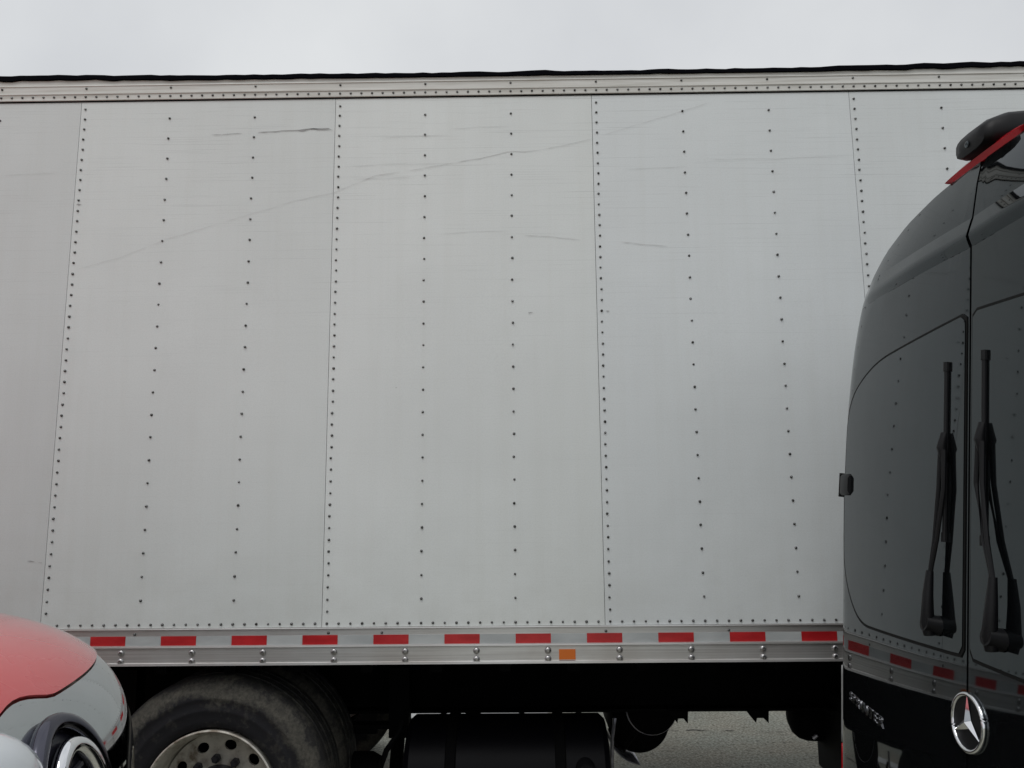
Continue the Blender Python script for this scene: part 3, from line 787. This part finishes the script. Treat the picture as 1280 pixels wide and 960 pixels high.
def grid(zfun, rows_, off):
    v = []; f = []
    for k in range(rows_+1):
        for a in angs:
            z = zfun(a, k/rows_); p = sq(a, z)
            if off:
                e = 2e-3; t1 = sq(a+e, z)-sq(a-e, z); z_ = min(z, RC.z+RZ-4e-3); t2 = sq(a, z_+e)-sq(a, z_-e)
                nn = t1.cross(t2)
                nn = nn.normalized() if nn.length > 1e-12 else Vector((0, 0, 1))
                if nn.dot(p-RC) < 0: nn = -nn
                p = p + nn*off
            v.append(p)
    w_ = len(angs)
    for k in range(rows_):
        for i in range(w_-1): f.append((k*w_+i, k*w_+i+1, (k+1)*w_+i+1, (k+1)*w_+i))
    return v, f
zt = RC.z+RZ
v, f = grid(lambda a, t: zbound(a) + (zt-1e-3-zbound(a))*(1-(1-t**1.6)**2.2), 34, .0045)
v2, f2 = grid(lambda a, t: zbound(a), 1, 0)
hood = MB().add(v, f)
k = len(hood.v); w_ = len(angs)
hood.v += [Vector(q) for q in v2[:w_]]                       # rolled lower lip of the hood
hood.f += [(i, i+1, k+i+1, k+i) for i in range(w_-1)]
hood.f.append(tuple(34*w_+i for i in range(w_)))
hd = rb(hood, 'hood', redp, None, True, 50)
v, f = grid(lambda a, t: zbound(a) - .003 - (zbound(a)-.003-.5)*t**1.9, 40, 0)
sh = rb(MB().add(v, f), 'front_shell', chr2, None, True, 60)
flip = sum(p.normal.dot(p.center - RC - RO) for p in sh.data.polygons) < 0
if flip: sh.data.flip_normals()
md = sh.modifiers.new('thick', 'SOLIDIFY'); md.thickness = .01; md.offset = -1
def ell(cy, cz, ay, az, k, off, t0=0, t1=2*pi, shear=0.):
    return [front(cy+ay*cos(t0+(t1-t0)*j/k), cz+az*sin(t0+(t1-t0)*j/k), off) for j in range(k + (0 if t1-t0 > 6.28 else 1))]
HY, HZ, AY, AZ = 1.425, 1.195, .12, .163
lampo = rb(MB().tube(ell(HY, HZ, AY, AZ, 72, .012), .017, 14, True), 'headlamp_bezel', dkchr, None, True)
def disc(cy, cz, ay, az, off, k=48, rings=6, bulge=0.):
    v = [front(cy, cz, off+bulge)]; f = []
    for q in range(1, rings+1):
        for j in range(k): v.append(front(cy+ay*q/rings*cos(2*pi*j/k), cz+az*q/rings*sin(2*pi*j/k), off+bulge*(1-(q/rings)**2)))
    f += [(0, 1+j, 1+(j+1) % k) for j in range(k)]
    for q in range(rings-1):
        for j in range(k): f.append((1+q*k+j, 1+q*k+(j+1) % k, 1+(q+1)*k+(j+1) % k, 1+(q+1)*k+j))
    return v, f
rb(MB().add(*disc(HY, HZ, AY*.93, AZ*.93, .004)), 'lamp_recess', lens, lampo, True)
rb(MB().tube(ell(HY+.012, HZ-.005, AY*.7, AZ*.78, 40, .02, radians(-70), radians(150)), [.006]+[.015]*39+[.005], 12), 'chrome_crescent', chrome, lampo, True)
rb(MB().tube(ell(HY-.01, HZ-.02, AY*.72, AZ*.74, 16, .018, radians(165), radians(215)), [.005]+[.013]*15+[.006], 10), 'chrome_blade', chrome, lampo, True)
for j in range(7):
    zz = HZ + .07 - j*.026
    rb(MB().tube([front(HY-.06, zz-.012, .008), front(HY+.05, zz+.016, .008)], .006, 6), 'lamp_rib', ribm, lampo, True)
# white bulge beside it: the chrome's sky reflection put into its colour
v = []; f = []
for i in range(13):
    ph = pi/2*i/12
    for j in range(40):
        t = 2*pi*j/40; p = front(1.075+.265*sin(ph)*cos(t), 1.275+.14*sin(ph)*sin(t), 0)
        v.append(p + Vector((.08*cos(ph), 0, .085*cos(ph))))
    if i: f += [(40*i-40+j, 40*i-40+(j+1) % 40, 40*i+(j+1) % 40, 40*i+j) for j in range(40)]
rb(MB().add(v, f), 'sky_sheen_bulge', sheenm, None, True, 80)
# rest of the red truck (outside the frame): body behind the hood, windscreen, bumper, wheels
bp_ = [(-2.75, .5), (-2.75, 1.55), (-3.3, 2.4), (-4.9, 2.45), (-5.0, .5)]
v = [(a, .12, c) for a, c in bp_] + [(a, 2.06, c) for a, c in bp_]; k = 5
bevel(rb(MB().add(v, [tuple(range(k)), tuple(range(k, 2*k))[::-1]] + [(i, (i+1) % k, k+(i+1) % k, k+i) for i in range(k)]), 'cab', redp), .08, 3)
ws = [(-2.80, .2, 1.6), (-2.80, 1.8, 1.6), (-3.27, 1.72, 2.32), (-3.27, .28, 2.32)]
rb(MB().add([Vector(q)+Vector((.03, 0, .02)) for q in ws] + [Vector(q) for q in ws], [(0, 1, 2, 3), (7, 6, 5, 4), (0, 4, 5, 1), (1, 5, 6, 2), (2, 6, 7, 3), (3, 7, 4, 0)]), 'windscreen', vglass)
bevel(rb(MB().box(-1.25, -.72, .15, 2.05, .42, .62), 'bumper', chr2), .05, 4)
for xx in (-1.75, -4.4):
    for sg in (1, -1):
        w_ = bpy.data.objects.new('wheel', None); C.objects.link(w_); w_.parent = red
        w_.location = Vector((xx, 1.0955 + sg*1.03, .39)) + RO; w_.rotation_euler = (0, 0, pi if sg > 0 else 0)
        MB().lathe([(r_*.77, a*.85) for r_, a in TYP], 64, closed=True).build('tyre', vty, w_, True, 50)
        MB().lathe([(.222, .01), (.215, 0), (.2, .03), (.13, .05), (.06, .03), (0, .03)], 48).build('rim', silver, w_, True)
bpy.context.view_layer.update()
